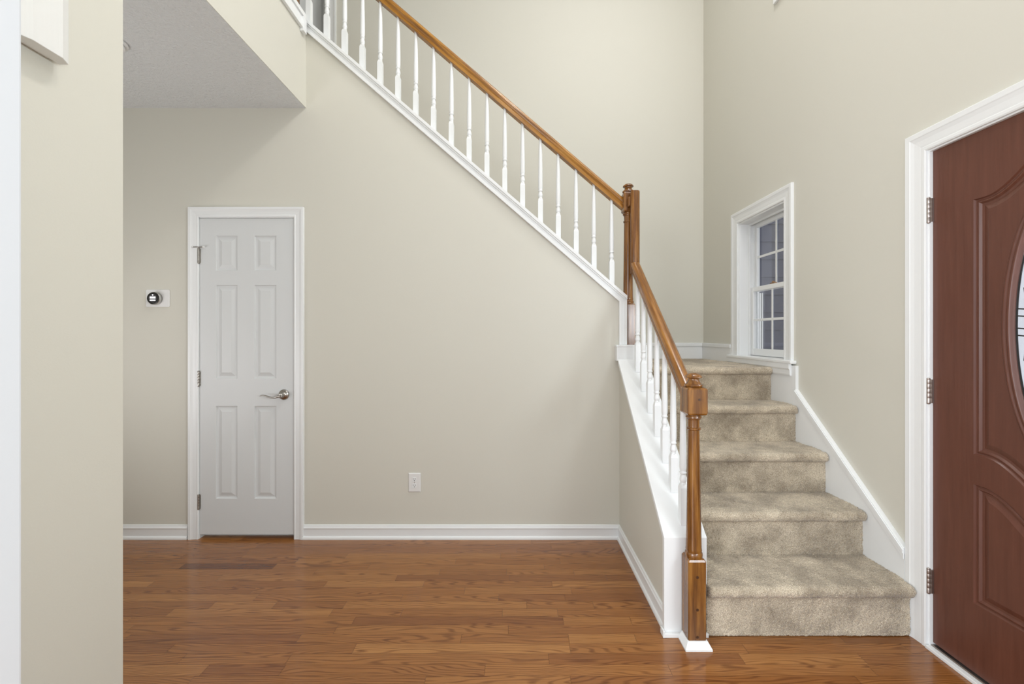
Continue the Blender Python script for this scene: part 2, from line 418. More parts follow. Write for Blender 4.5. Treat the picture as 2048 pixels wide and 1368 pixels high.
# skirt board on the right wall
def z_sk(y): return 0.971 + 0.834 * (y - 2.594)
b = MB()
YS0 = 1.874
b.prism([(YS0, 0), (YS0, z_sk(YS0) - 0.02), (2.60, z_sk(2.60) - 0.02), (2.60, 1.12), (3.387, 1.12), (3.387, 1.22), (YR, 1.22), (YR, 0)], fx, XR - 0.018, XR)
for d0, d1, t in ((-0.050, -0.024, 0.023), (-0.024, -0.006, 0.028), (-0.006, 0.0, 0.024)):
    b.prism([(YS0, z_sk(YS0) + d0), (2.60, z_sk(2.60) + d0), (2.60, z_sk(2.60) + d1), (YS0, z_sk(YS0) + d1)], fx, XR - t, XR)
b.box(XR - 0.024, XR, 3.3865, YR, 1.205, 1.228); b.box(XR - 0.021, XR, 3.3865, YR, 1.2275, 1.236)
struct(b, 'trim_5', M['white'], 'white stair skirt board climbing the right wall beside carpeted steps', 'trim', 0.0012)
b = MB(); b.box(0.6, XR - 0.018, YR - 0.016, YR, 1.0, 1.205); b.box(0.6, XR - 0.02, YR - 0.024, YR, 1.205, 1.228); b.box(0.6, XR - 0.02, YR - 0.02, YR, 1.228, 1.236)
struct(b, 'baseboard_rear', M['white'], 'white baseboard on the rear wall above the landing carpet', 'baseboard', 0.0015)
b = MB(); b.box(-3.3, -0.86, 0.49, 0.595, 0, ZC)
struct(b, 'wall_front', M['wall'], 'wall with the cased opening at the left edge', 'wall')
# cased opening the picture is taken through
b = MB(); b.box(-0.86, -0.695, 0.485, 0.60, 0, 3.1)
M['light_offset_white'] = mat('white_jamb_toned_for_light', (0.62, 0.64, 0.665), 0.4)  # trim white darkened and cooled in colour to offset the strong fill light
struct(b, 'trim_6', M['light_offset_white'], 'white cased opening jamb at the extreme left edge', 'trim', 0.004)

# ------------------------------------------------------------------ carpeted stairs
def fuzz_sheet(sections, x_list, name, parent, loc, amp=0.0035, seed=0, capped=True):
    """sections: function x -> list of (y, z); sheet displaced along its normals like cut pile"""
    rows = [sections(x) for x in x_list]
    n = len(rows[0]); v = []; f = []
    for x, r in zip(x_list, rows):
        for y, z in r: v.append(Vector((x, y, z)))
    m = len(x_list)
    for i in range(m - 1):
        for k in range(n - 1):
            f.append((i*n + k, (i+1)*n + k, (i+1)*n + k+1, i*n + k+1))
    if capped:      # close the left end, where the nosing stands proud of the knee wall
        o = len(v); v += [Vector(p) for p in v[:n]]; f.append(tuple(range(o, o + n)))
    return pile_mesh(v, f, name, parent, loc, amp, seed)
def pile_mesh(v, f, name, parent, loc, amp, seed):
    me = bpy.data.meshes.new(name); me.from_pydata([p - Vector(loc) for p in v], [], f); me.update()
    nr = [Vector(x.normal) for x in me.vertices]
    rnd = random.Random(seed)
    for i, vv in enumerate(me.vertices):
        p = v[i]
        d = amp * (0.7 * mnoise.noise(p * 95 + Vector((seed, 0, 0))) + 0.9 * (rnd.random() - 0.5)) + 0.002 * mnoise.noise(p * 14)
        q = vv.co + nr[i] * d
        vv.co = q
    for p in me.polygons: p.use_smooth = True
    me.materials.append(M['carpet'])
    o = bpy.data.objects.new(name, me); C.objects.link(o); o.parent = parent
    return o
def dens(pts, step):
    out = [pts[0]]
    for a, b_ in zip(pts, pts[1:]):
        l = math.hypot(b_[0] - a[0], b_[1] - a[1]); n = max(1, round(l / step))
        for i in range(1, n + 1): out.append((a[0] + (b_[0] - a[0]) * i / n, a[1] + (b_[1] - a[1]) * i / n))
    return out
NOSE = 0.030
def step_section(k, depth, scale=1.0, step=0.004):
    y, z0, z1 = Y1 + RUN * (k - 1), (zt(k - 1) - 0.014 if k > 1 else 0.004), zt(k)
    no = NOSE * scale; R = 0.024
    pts = [(y, z0), (y, z1 - 2 * R - 0.006)]
    # crease under the nosing, then the round nose
    pts += [(y - 0.004 * scale, z1 - 2 * R - 0.001)]
    for i in range(11):
        a = -math.pi / 2 + math.pi * i / 10
        pts.append((y - no + 0.012 - R * math.cos(a) * (0.25 + 0.75 * scale) + (0.010 * (1 - scale)), z1 + 0.004 - R + R * math.sin(a)))
    pts += [(y + 0.09, z1 + 0.003), (y + depth + 0.004, z1 - 0.002)]
    return pts
stair = empty('staircase', (1.276, Y1, 0))
tag(stair, 'taupe carpeted stairs rising from the oak floor to the window landing', 'stairs')
def xs(x0, x1, st):
    n = int((x1 - x0) / st); return [x0 + (x1 - x0) * i / n for i in range(n + 1)]
for k in range(1, 6):
    st = 0.0035 if k < 3 else 0.0045
    dep = RUN + 0.004 if k < 5 else YR - 0.018 - (Y1 + RUN * 4)
    base = dens(step_section(k, dep), st if k < 5 else 0.0055)
    flat = None
    n = len(base)
    def sec(x, k=k, dep=dep, base=base):
        e = min(X1 - x, x - X0) if k == 1 else X1 - x
        if e > 0.024: return base
        s = math.sqrt(max(0.0, 1 - ((0.024 - max(e, 0)) / 0.024) ** 2))
        out = []
        yk = Y1 + RUN * (k - 1)
        for y, z in base:
            if y < yk: y = yk + (y - yk) * (0.35 + 0.65 * s)
            dz = (1 - s) * 0.012 if z > zt(k) - 0.02 and y < yk + 0.03 else 0
            out.append((y, z - dz))
        return out
    st_name = 'carpeted_step' if k < 5 else 'landing'
    fuzz_sheet(sec, xs(X0, X1, st), st_name, stair, stair.location, 0.0042, k)
# landing continues behind the newel, then the upper flight climbs to the left (hidden by its knee wall)
v = []; f = []
prof = [(0.84, zt(5)), (0.72, zt(5))]
for j in range(10):
    x = 0.72 - 0.25 * j; z = zt(5) + 0.216 * j
    prof += [(x, z + 0.17), (x + 0.025, z + 0.18), (x + 0.03, z + 0.2), (x + 0.02, z + 0.216), (x - 0.25, z + 0.216)]
for x, z in prof: v += [Vector((x, YB2 + 0.03, z)), Vector((x, YR - 0.02, z))]
for i in range(len(prof) - 1): f.append((2*i, 2*i+1, 2*i+3, 2*i+2))
pile_mesh(v, f, 'upper_flight', stair, stair.location, 0.0, 9)

# ------------------------------------------------------------------ newel posts
def soften(o, ang=30):
    for p in o.data.polygons: p.use_smooth = len(p.vertices) == 4
    try:
        o.data.set_sharp_from_angle(angle=math.radians(ang))
    except Exception: pass
    return o
def chamfer_block(mb, cx, cy, hw, z0, z1, ch=0.010, e=0.003, bot=True, top=True):
    def ring(h, z):
        c = min(e, h * 0.5)
        return [(cx-h+c,cy-h,z),(cx+h-c,cy-h,z),(cx+h,cy-h+c,z),(cx+h,cy+h-c,z),(cx+h-c,cy+h,z),(cx-h+c,cy+h,z),(cx-h,cy+h-c,z),(cx-h,cy-h+c,z)]
    rs = []
    if bot: rs += [ring(hw - ch * 1.1, z0), ring(hw - ch * 0.35, z0 + ch * 0.35), ring(hw, z0 + ch)]
    else: rs += [ring(hw, z0)]
    if top: rs += [ring(hw, z1 - ch), ring(hw - ch * 0.35, z1 - ch * 0.35), ring(hw - ch * 1.1, z1)]
    else: rs += [ring(hw, z1)]
    mb.rings(rs); return mb
def finial_prof(z, k=1.0):
    return [(0.030*k, z), (0.036*k, z+0.003), (0.0375*k, z+0.008), (0.036*k, z+0.012), (0.031*k, z+0.0135), (0.030*k, z+0.016), (0.026*k, z+0.022), (0.0225*k, z+0.030), (0.0215*k, z+0.035), (0.0225*k, z+0.0375),
            (0.032*k, z+0.039), (0.0345*k, z+0.0415), (0.0335*k, z+0.0455), (0.029*k, z+0.051), (0.021*k, z+0.0565), (0.011*k, z+0.060), (0.003*k, z+0.061)]
def newel(cx, cy, z0, zb, zc, zd, hw, hw2, label, shaft_lo, shaft_hi):
    """z0 foot, zb top of base block, zc..zd upper block"""
    r = empty('newel_post', (cx, cy, z0))
    tag(r, label, 'newel post', 'golden oak newel posts')
    part(chamfer_block(MB(), cx, cy, hw, z0, zb, 0.012, bot=False), 'base_block', M['oak_z'], r)
    a = zb - 0.004
    pr = [(0.034, a), (0.036, a + 0.008), (0.035, a + 0.018), (0.031, a + 0.024), (0.033, a + 0.030), (shaft_lo, a + 0.040)]
    e = zc
    for i in range(1, 9):
        t = i / 9; pr.append((shaft_lo + (shaft_hi - shaft_lo) * t, a + 0.04 + (e - 0.068 - a - 0.04) * t))
    pr += [(shaft_hi, e - 0.066), (shaft_hi + 0.005, e - 0.062), (shaft_hi + 0.005, e - 0.055), (shaft_hi + 0.0005, e - 0.0525), (shaft_hi + 0.0002, e - 0.049), (shaft_hi + 0.0002, e - 0.022), (shaft_hi + 0.0035, e - 0.0205),
           (shaft_hi + 0.004, e - 0.017), (shaft_hi + 0.009, e - 0.012), (shaft_hi + 0.008, e - 0.006), (shaft_hi + 0.003, e + 0.002)]
    soften(part(MB().lathe(pr, cx, cy, 40), 'shaft', M['oak_z'], r), 28)
    part(chamfer_block(MB(), cx, cy, hw2, zc, zd, 0.010), 'top_block', M['oak_z'], r)
    soften(part(MB().lathe(finial_prof(zd - 0.001), cx, cy, 40), 'finial', M['oak_z'], r), 35)
    return r
NX, NY = 0.7615, 1.8115
M['plug'] = mat('dark_wood_plug', (0.055, 0.020, 0.006), 0.4)
n1 = newel(NX, NY, 0.018, 0.372, 0.972, 1.090, 0.0375, 0.0425, 'golden oak newel post standing on the floor at the stair foot', 0.0315, 0.0235)
for z in (0.298, 0.162, 0.048): part(MB().lathe([(0.0058, 0), (0.0058, 0.0012)], NX, NY - 0.0385, 14, 'y', z), 'screw_plug', M['plug'], n1)
part(MB().lathe([(0.005, 0), (0.005, 0.0012)], NX + 0.006, NY - 0.0435, 14, 'y', 1.040), 'screw_plug', M['plug'], n1)
b = MB()
h0, h1 = 0.0375, 0.056
b.rings([[(NX-h1,NY-h1,0.0),(NX+h1,NY-h1,0.0),(NX+h1,1.836,0.0),(NX-h1,1.836,0.0)], [(NX-h1,NY-h1,0.008),(NX+h1,NY-h1,0.008),(NX+h1,1.836,0.008),(NX-h1,1.836,0.008)],
         [(NX-h0-.004,NY-h0-.004,0.034),(NX+h0+.004,NY-h0-.004,0.034),(NX+h0+.004,1.836,0.034),(NX-h0-.004,1.836,0.034)]])
o = part(b, 'shoe_moulding', M['white'], n1, 0.001); o['label'] = 'white shoe moulding'
UXN, UYN = 0.738, 2.772
n2 = newel(UXN, UYN, 1.246, 1.515, 2.105, 2.235, 0.037, 0.037, 'golden oak newel post where the two handrails meet at the landing', 0.0315, 0.0260)
# the post at the top of the stairs: only its foot shows
b = MB(); r = empty('newel_post', (-1.47, 2.79, ZU)); tag(r, 'golden oak newel post foot at the very top of the stairs', 'newel post', 'golden oak newel posts')
part(chamfer_block(MB(), -1.47, 2.79, 0.0385, ZU + 0.085, 3.75, 0.012, bot=False), 'base_block', M['oak_z'], r)
part(MB().lathe([(0.034, 3.745), (0.035, 3.76), (0.031, 3.78), (0.026, 4.0)], -1.47, 2.79, 24), 'shaft', M['oak_z'], r)
part(chamfer_block(MB(), -1.47, 2.79, 0.0385, 4.0, 4.17, 0.012), 'top_block', M['oak_z'], r)
part(MB().lathe(finial_prof(4.168), -1.47, 2.79, 24), 'finial', M['oak_z'], r)

# ------------------------------------------------------------------ railings
half = [(0.0, 0.031), (0.012, 0.0295), (0.021, 0.025), (0.027, 0.017), (0.0285, 0.008), (0.0275, 0.001), (0.0225, -0.004), (0.0195, -0.009), (0.0205, -0.013), (0.0225, -0.016), (0.0225, -0.030)]
RAIL = half + [(-a, c) for a, c in half[::-1] if a > 0]
def rail(mb, p0, p1, lat, m_up):
    rs = []
    for p in (p0, p1):
        rs.append([(p[0] + a * lat[0], p[1] + a * lat[1], p[2] + c * m_up) for a, c in RAIL])
    return mb.rings(rs, smooth=False)
def baluster(L, parent, loc):
    hw = 0.0158
    mb = MB()
    q = [(-hw,-hw),(hw,-hw),(hw,hw),(-hw,hw)]
    ring = lambda h, z: [(x/hw*h, y/hw*h, z) for x, y in q]
    mb.rings([ring(hw, -0.022), ring(hw, 0.142), ring(hw * 0.72, 0.157), ring(hw * 0.60, 0.160)])
    pr = [(0.0105, 0.152), (0.0130, 0.158), (0.0130, 0.162), (0.0112, 0.165), (0.0130, 0.169), (0.0150, 0.175), (0.0150, 0.181), (0.0132, 0.190), (0.0110, 0.199), (0.0105, 0.203), (0.0145, 0.2055), (0.0152, 0.209), (0.0145, 0.2125), (0.0118, 0.215),
          (0.0140, 0.223), (0.0150, 0.232), (0.0148, 0.30), (0.0125, 0.44), (0.0100, L - 0.05), (0.0088, L)]
    mb.lathe(pr, 0, 0, 16)
    return mb.build('baluster', M['white'], parent, loc=loc)
def copy_part(o, parent, loc):
    c = o.copy(); C.objects.link(c); c.parent = parent; c.location = loc; return c
# upper flight
YC = (YB + YB2) / 2
def z_rail_u(x): return 2.857 - 0.857 * (x + 0.098)
ur = empty('stair_railing', (0.70, YC, z_top(0.70)))
tag(ur, 'white turned balusters under the long golden oak rail of the upper flight', 'railing', 'stair railings')
k = 1 / math.cos(ang_u)
soften(part(rail(MB(), (-1.433, YC, z_rail_u(-1.433)), (0.702, YC, z_rail_u(0.702)), (0, 1), k), 'handrail', M['oak_up'], ur))
first = None
for i in range(18):
    px = 618.5 + 35.56 * i; x = (px - 1030) * YC / F
    loc = Vector((x, YC, z_top(x) + 0.012)) - ur.location
    if first is None: first = baluster(0.560, ur, loc)
    else: copy_part(first, ur, loc)
# lower flight
lr = empty('stair_railing', (NX, 1.86, z_cap(1.86)))
tag(lr, 'short golden oak rail with white balusters beside the carpeted steps', 'railing', 'stair railings')
def z_rail_l(y): return 1.77 - 0.835 * (2.675 - y) - 0.0405
kl = 1 / math.cos(ang_l)
soften(part(rail(MB(), (NX, 1.8535, z_rail_l(1.8535)), (NX, 2.690, z_rail_l(2.690)), (1, 0), kl), 'handrail', M['oak_low'], lr))
b = MB()   # the rail turned upright against the newel
rs = [[(NX + a, 2.703 - c * 0.95, z) for a, c in RAIL] for z in (1.70, 2.215, 2.222)]
rs[2] = [(NX + a * 0.94, 2.703 - c * 0.88, 2.222) for a, c in RAIL]
soften(part(b.rings(rs), 'upright_rail', M['oak_z'], lr))
part(MB().box(0.722, 0.752, 2.700, 2.7345, 2.13, 2.19), 'connector_block', M['oak_z'], lr, 0.006)
BXL = 0.752
first = None
for i in range(7):
    y = 1.886 + 0.1175 * i + 0.016
    loc = Vector((BXL, y, z_cap(y) + 0.012)) - lr.location
    if first is None: first = baluster(0.582, lr, loc)
    else: copy_part(first, lr, loc)

# ------------------------------------------------------------------ doors
def raised_panel(mb, a0, a1, b0, b1, fn):
    """a six-panel style field: cove, sunk flat, bevel and raised centre; fn(a, b, depth)"""
    lv = [(0.0, 0.0), (0.004, -0.007), (0.010, -0.0085), (0.016, -0.0085), (0.036, -0.002), (0.0375, -0.0012)]
    rs = [[fn(a0 + d, b0 + d, h), fn(a1 - d, b0 + d, h), fn(a1 - d, b1 - d, h), fn(a0 + d, b1 - d, h)] for d, h in lv]
    o = len(mb.v)
    for r in rs: mb.v += [tuple(p) for p in r]
    for i in range(len(rs) - 1):
        for k_ in range(4):
            l = (k_ + 1) % 4
            mb.f.append((o+i*4+k_, o+i*4+l, o+(i+1)*4+l, o+(i+1)*4+k_)); mb.s.append(False)
    t = o + 4 * (len(rs) - 1); mb.f.append((t, t+1, t+2, t+3)); mb.s.append(False)
def hinge(parent, cx, cy, zc, m, leaf, h=0.09, r=0.0065, leaf_w=0.010):
    mb = MB().lathe([(r*.6, -h/2-.006), (r, -h/2-.003), (r, -h/2), (r*1.0, -h/2+.0005)] + [x for s_ in range(5) for x in ((r, -h/2 + h*s_/5 + .001), (r, -h/2 + h*(s_+1)/5 - .001), (r*.93, -h/2 + h*(s_+1)/5))] + [(r, h/2), (r, h/2+.003), (r*.6, h/2+.006)], cx, cy, 14, 'z', zc)
    mb.box(*leaf, zc - h/2, zc + h/2)
    return part(mb, 'hinge', m, parent)
# --- closet door
d2 = empty('door_2', ((DX0 + DX1) / 2, YB, 0)); tag(d2, 'narrow white six panel closet door under the stairs', 'door', kind='structure')
SX0, SX1, SZ0, SZ1 = -2.026, -1.4205, 0.028, 2.058
cols = ((-1.923, -1.785), (-1.675, -1.535)); rows = ((0.257, 0.852), (1.029, 1.630), (1.724, 1.947))
mb = MB(); yf = YB - 0.001
xsg = [SX0, cols[0][0], cols[0][1], cols[1][0], cols[1][1], SX1]; zsg = [SZ0, rows[0][0], rows[0][1], rows[1][0], rows[1][1], rows[2][0], rows[2][1], SZ1]
for i in range(5):
    for j in range(7):
        if i in (1, 3) and j in (1, 3, 5): raised_panel(mb, xsg[i], xsg[i+1], zsg[j], zsg[j+1], lambda a, c, h: (a, yf - h, c))
        else: mb.add([(xsg[i],yf,zsg[j]),(xsg[i+1],yf,zsg[j]),(xsg[i+1],yf,zsg[j+1]),(xsg[i],yf,zsg[j+1])], [(0,1,2,3)])
y2 = yf + 0.035
mb.add([(SX0,yf,SZ0),(SX1,yf,SZ0),(SX1,yf,SZ1),(SX0,yf,SZ1),(SX0,y2,SZ0),(SX1,y2,SZ0),(SX1,y2,SZ1),(SX0,y2,SZ1)], [(4,5,6,7),(0,1,5,4),(1,2,6,5),(2,3,7,6),(3,0,4,7)])
part(mb, 'door_slab', M['door_white'], d2)
mb = MB(); cx0, cx1, cz = DX0 + 0.004, DX1 - 0.003, DZ - 0.001
frame(mb, [(cx0, 0), (cx0, cz), (cx1, cz), (cx1, 0)], [(-1, 0), (-1, 1), (1, 1), (1, 0)], scaled(CASING, 0.063), lambda a, c, h: (a, YB - h, c))
part(mb, 'door_casing', M['white'], d2)
mb = MB(); mb.box(DX0, DX0 + 0.005, YB, YB2, 0, DZ); mb.box(DX1 - 0.005, DX1, YB, YB2, 0, DZ); mb.box(DX0, DX1, YB, YB2, DZ - 0.006, DZ); mb.box(DX0, DX1, YB + 0.045, YB + 0.055, 0.0, DZ)
part(mb, 'door_jamb', M['white'], d2)
for z in (1.817, 1.029, 0.238):
    hg = hinge(d2, SX0 - 0.003, YB - 0.008, z, M['nickel'], (SX0 - 0.012, SX0 + 0.006, YB - 0.004, YB + 0.001))
mb = MB()   # hinge pin door stop
mb.lathe([(0.003, -0.030), (0.003, 0.034)], SX0 - 0.003, YB - 0.014, 10, 'x', 1.872); mb.lathe([(0.006, -0.002), (0.006, 0.003)], SX0 - 0.003, YB - 0.010, 12, 'z', 1.870)
ds = part(mb, 'door_stop', M['nickel'], d2)
mb = MB().lathe([(0.005, -0.002), (0.006, 0.0), (0.006, 0.006), (0.004, 0.008)], SX0 - 0.003 + 0.034, YB - 0.014, 12, 'x', 1.872)
mb.lathe([(0.005, -0.008), (0.006, -0.006), (0.006, 0)], SX0 - 0.003 - 0.030, YB - 0.014, 12, 'x', 1.872)
o = mb.build('rubber_tip', M['plastic'], None); part_fix = parent_world(ds); o.parent = ds; o.location = -part_fix
HX, HZ = -1.484, 0.926
hd = part(MB().lathe([(0.033, 0.0), (0.034, -0.004), (0.031, -0.009), (0.024, -0.013), (0.014, -0.016), (0.013, -0.040), (0.011, -0.046)], HX, yf, 28, 'y', HZ), 'door_handle', M['nickel'], d2)
# lever: tapered wave
pts = [(HX + 0.004, HZ - 0.002, 0.010), (HX - 0.015, HZ - 0.006, 0.0085), (HX - 0.035, HZ - 0.014, 0.0065), (HX - 0.055, HZ - 0.015, 0.0058), (HX - 0.080, HZ - 0.008, 0.0055), (HX - 0.105, HZ - 0.001, 0.0050), (HX - 0.122, HZ, 0.004), (HX - 0.132, HZ - 0.004, 0.002)]
def smooth_path(p, n=5):
    out = []
    for i in range(len(p) - 1):
        a, b_, c, d = p[max(0, i-1)], p[i], p[i+1], p[min(len(p)-1, i+2)]
        for k_ in range(n):
            t = k_ / n
            out.append(tuple(0.5 * (2*q + (r_ - o_) * t + (2*o_ - 5*q + 4*r_ - s_) * t*t + (3*q - o_ - 3*r_ + s_) * t**3) for o_, q, r_, s_ in zip(a, b_, c, d)))
    return out + [p[-1]]
pts = smooth_path(pts)
rs = []
for x, z, r_ in pts:
    rs.append([(x, yf - 0.040 + 1.3 * r_ * math.cos(a), z + r_ * math.sin(a)) for a in [2*math.pi*i/14 for i in range(14)]])
lv = MB().rings(rs, smooth=True).build('lever', M['nickel'], None); lv.parent = hd; lv.location = -parent_world(hd)
part(MB().box(SX1 - 0.001, SX1 + 0.006, yf - 0.0025, yf + 0.001, HZ - 0.028, HZ + 0.028), 'strike_plate', M['bronze'], d2, 0.001)
# threshold shadow line under the door: bare floor continues into the closet
# --- front door
XF = 1.748
d1 = empty('door_1', (XF, 1.32, 0)); tag(d1, 'dark red brown front door with oval leaded glass', 'door', kind='structure')
FY0, FY1, FZ0, FZ1 = 0.862, 1.777, 0.026, 2.077
YM = (FY0 + FY1) / 2
PA = 0.301                             # half width of the moulded panels
def ogee(t):                           # 0 at the panel side, 1 at its middle
    t = min(1, max(0, (t - 0.12) / 0.88)); return 0.5 - 0.5 * math.cos(math.pi * t)
def up_top(y): return 1.826 + 0.155 * ogee(1 - abs(y - YM) / PA)
def up_bot(y): return 0.855 - 0.145 * ogee(1 - abs(y - YM) / PA)
def lo_top(y): return 0.742 - 0.145 * ogee(1 - abs(y - YM) / PA)
def lo_bot(y): return 0.289
def outline(top, bot, d=0.0, n=64):
    h = PA - d; e = 1e-3
    def off(fn, y): sl = (fn(y + e) - fn(y - e)) / (2 * e); return d * math.sqrt(1 + sl * sl)
    ys = [YM - h + 2 * h * i / n for i in range(n + 1)]
    return [(y, bot(y) + off(bot, y)) for y in ys] + [(y, top(y) - off(top, y)) for y in ys[::-1]]
def ellipse(a, b_, n, zc=1.343): return [(YM + a * math.cos(2*math.pi*i/n), zc + b_ * math.sin(2*math.pi*i/n)) for i in range(n)]
def poly_levels(mb, base_fn, levels, smooth=False):
    rs = [[(XF - h, y, z) for y, z in base_fn(d)] for d, h in levels]
    n = len(rs[0]); o = len(mb.v)
    for r in rs: mb.v += r
    for i in range(len(rs) - 1):
        for k_ in range(n):
            l = (k_ + 1) % n
            mb.f.append((o+i*n+k_, o+i*n+l, o+(i+1)*n+l, o+(i+1)*n+k_)); mb.s.append(smooth)
    return o, n, len(rs)
def face_with_holes(outer, holes, x):
    """planar face in the plane X = x between an outline and holes"""
    bm = bmesh.new(); edges = []
    for loop in [outer] + holes:
        vs = [bm.verts.new((x, y, z)) for y, z in loop]
        for i in range(len(vs)): edges.append(bm.edges.new((vs[i], vs[(i+1) % len(vs)])))
    bmesh.ops.triangle_fill(bm, use_beauty=True, use_dissolve=False, edges=edges)
    bm.verts.index_update()
    v_ = [tuple(p.co) for p in bm.verts]; f_ = [tuple(p.index for p in q.verts) for q in bm.faces]; bm.free()
    return v_, f_
UF = lambda d: outline(up_top, up_bot, d)
LF = lambda d: outline(lo_top, lo_bot, d)
U, Lw = UF(0), LF(0)
EO = lambda d: ellipse(0.207 - d, 0.520 - d, 96)
mb = MB()
rect = [(FY0, FZ0), (FY1, FZ0), (FY1, FZ1), (FY0, FZ1)]
mb.add(*face_with_holes(rect, [U, Lw], XF))
LV = [(0, 0), (0.004, -0.006), (0.008, -0.007), (0.012, -0.004), (0.016, -0.0035), (0.022, -0.010), (0.030, -0.011), (0.050, -0.003), (0.052, -0.003)]
poly_levels(mb, UF, LV); poly_levels(mb, LF, LV)
mb.add(*face_with_holes(UF(0.052), [EO(0.0)], XF + 0.003)); mb.add(*face_with_holes(LF(0.052), [], XF + 0.003))
xb = XF + 0.044
mb.add(*face_with_holes(rect, [EO(0.0)], xb))
mb.add([(XF,y,z) for y, z in rect] + [(xb,y,z) for y, z in rect], [(0,1,5,4),(1,2,6,5),(2,3,7,6),(3,0,4,7)])
part(mb, 'door_slab', M['door_red'], d1)
mb = MB()     # oval glass frame moulding
poly_levels(mb, EO, [(0.0, -0.044), (0.0, -0.004), (0.002, 0.003), (0.006, 0.006), (0.010, 0.005), (0.013, 0.002), (0.017, 0.002), (0.020, 0.006), (0.024, 0.007), (0.027, 0.005), (0.030, 0.000), (0.033, -0.004), (0.035, -0.006), (0.035, -0.012), (0.002, -0.044)], True)
fr = part(mb, 'glass_frame', M['door_red'], d1)
mb = MB(); gl = ellipse(0.1735, 0.4865, 96)
mb.add([(XF + 0.008, y, z) for y, z in gl] + [(XF + 0.011, y, z) for y, z in gl], [tuple(range(96)), tuple(range(96, 192))[::-1]] + [(i, (i+1) % 96, 96 + (i+1) % 96, 96 + i) for i in range(96)])
part(mb, 'glass_pane', M['leaded'], d1)
mb = MB()     # lead cames
def came(pts, r=0.0022):
    rs = []
    for i, (y, z) in enumerate(pts):
        a = Vector(pts[max(0, i-1)]); c = Vector(pts[min(len(pts)-1, i+1)]); t = (c - a).normalized(); n_ = Vector((-t.y, t.x))
        rs.append([(XF + 0.0065, y + n_.x*r, z + n_.y*r), (XF + 0.0065, y - n_.x*r, z - n_.y*r), (XF + 0.0098, y - n_.x*r, z - n_.y*r), (XF + 0.0098, y + n_.x*r, z + n_.y*r)])
    mb.rings(rs)
el = ellipse(0.1675, 0.4805, 64); came(el + [el[0]])
el = ellipse(0.090, 0.31, 64); came(el + [el[0]])
for sg in (-1, 1):
    for z in (1.305, 1.330, 1.373, 1.398): came([(YM + sg * 0.1645, z + 0.004), (YM + sg * 0.128, z), (YM + sg * 0.092, z - 0.003)])
    for z0_, z1_ in ((1.398, 1.62), (1.305, 1.06)):
        came([(YM + sg*0.138, z0_), (YM + sg*0.145, (z0_*2+z1_)/3), (YM + sg*0.105, (z0_+2*z1_)/3), (YM + sg*0.06, z1_)])
        came([(YM + sg*0.06, z1_), (YM + sg*0.02, z1_ + (0.1 if z1_ > 1.3 else -0.1)), (YM, z1_ + (0.17 if z1_ > 1.3 else -0.17))])
part(mb, 'lead_came', M['dark'], d1)
mb = MB()
frame(mb, [(D1[1] - 0.006, 0), (D1[1] - 0.006, D1[3] - 0.006), (D1[0] + 0.006, D1[3] - 0.006), (D1[0] + 0.006, 0)], [(1, 0), (1, 1), (-1, 1), (-1, 0)], scaled(CASING, 0.089), lambda a, c, h: (XR - h, a, c))
part(mb, 'door_casing', M['white'], d1)
mb = MB()
for e0, e1, dd in ((XR, XR + 0.14, 0.012), (xb + 0.004, xb + 0.03, 0.03)):
    mb.prism([(D1[0], 0), (D1[0], D1[3]), (D1[1], D1[3]), (D1[1], 0), (D1[1] - dd, 0), (D1[1] - dd, D1[3] - dd), (D1[0] + dd, D1[3] - dd), (D1[0] + dd, 0)], fx, e0, e1)
part(mb, 'door_jamb', M['white'], d1, 0.001)
mb = MB(); mb.box(XR - 0.018, XR + 0.004, D1[0] - 0.02, 1.781, 0.0, 0.014)
part(mb, 'threshold_trim', M['white'], d1, 0.002)
mb = MB(); mb.box(XR + 0.004, XR + 0.14, D1[0] + 0.012, D1[1] - 0.012, 0.0, 0.018)
part(mb, 'threshold', M['bronze'], d1, 0.002)
for z in (1.832, 1.075, 0.280):
    hinge(d1, XR - 0.001, 1.783, z, M['bronze'], (XR + 0.003, XF - 0.0005, 1.772, 1.788), 0.098, 0.0075)
# --- upper hall door, ajar into a dim room
d3 = empty('door_3', (UX0, YR, ZU)); tag(d3, 'grey looking white panel door ajar at the stair top', 'door', kind='structure')
mb = MB(); frame(mb, [(UX1 - 0.004, ZU), (UX1 - 0.004, UZ), (UX0 + 0.004, UZ), (UX0 + 0.004, ZU)], [(1, 0), (1, 1), (-1, 1), (-1, 0)], scaled(CASING, 0.066), lambda a, c, h: (a, YR - h, c))
part(mb, 'door_casing', M['white'], d3)
mb = MB(); A3 = math.radians(49); ux, uy = math.cos(A3), math.sin(A3)
def fn3(a, c, h): return (UX0 + 0.012 + a * ux + h * uy, YR + 0.03 + a * uy - h * ux, c)
W_, z0_, z1_ = 0.56, ZU + 0.012, UZ - 0.01
ag = [0, 0.08, 0.25, 0.31, 0.48, W_]; cg = [z0_, ZU + 0.15, ZU + 0.62, ZU + 0.80, ZU + 1.6, ZU + 1.7, ZU + 1.92, z1_]
for i in range(5):
    for j in range(7):
        if i in (1, 3) and j in (1, 3, 5): raised_panel(mb, ag[i], ag[i+1], cg[j], cg[j+1], fn3)
        else: mb.add([fn3(ag[i], cg[j], 0), fn3(ag[i+1], cg[j], 0), fn3(ag[i+1], cg[j+1], 0), fn3(ag[i], cg[j+1], 0)], [(0, 1, 2, 3)])
bk = [fn3(a, c, -0.035) for a, c in ((0, z0_), (W_, z0_), (W_, z1_), (0, z1_))]; fr_ = [fn3(a, c, 0) for a, c in ((0, z0_), (W_, z0_), (W_, z1_), (0, z1_))]
mb.add(fr_ + bk, [(4,5,6,7),(0,1,5,4),(1,2,6,5),(2,3,7,6),(3,0,4,7)])
part(mb, 'door_slab', M['door_white'], d3)
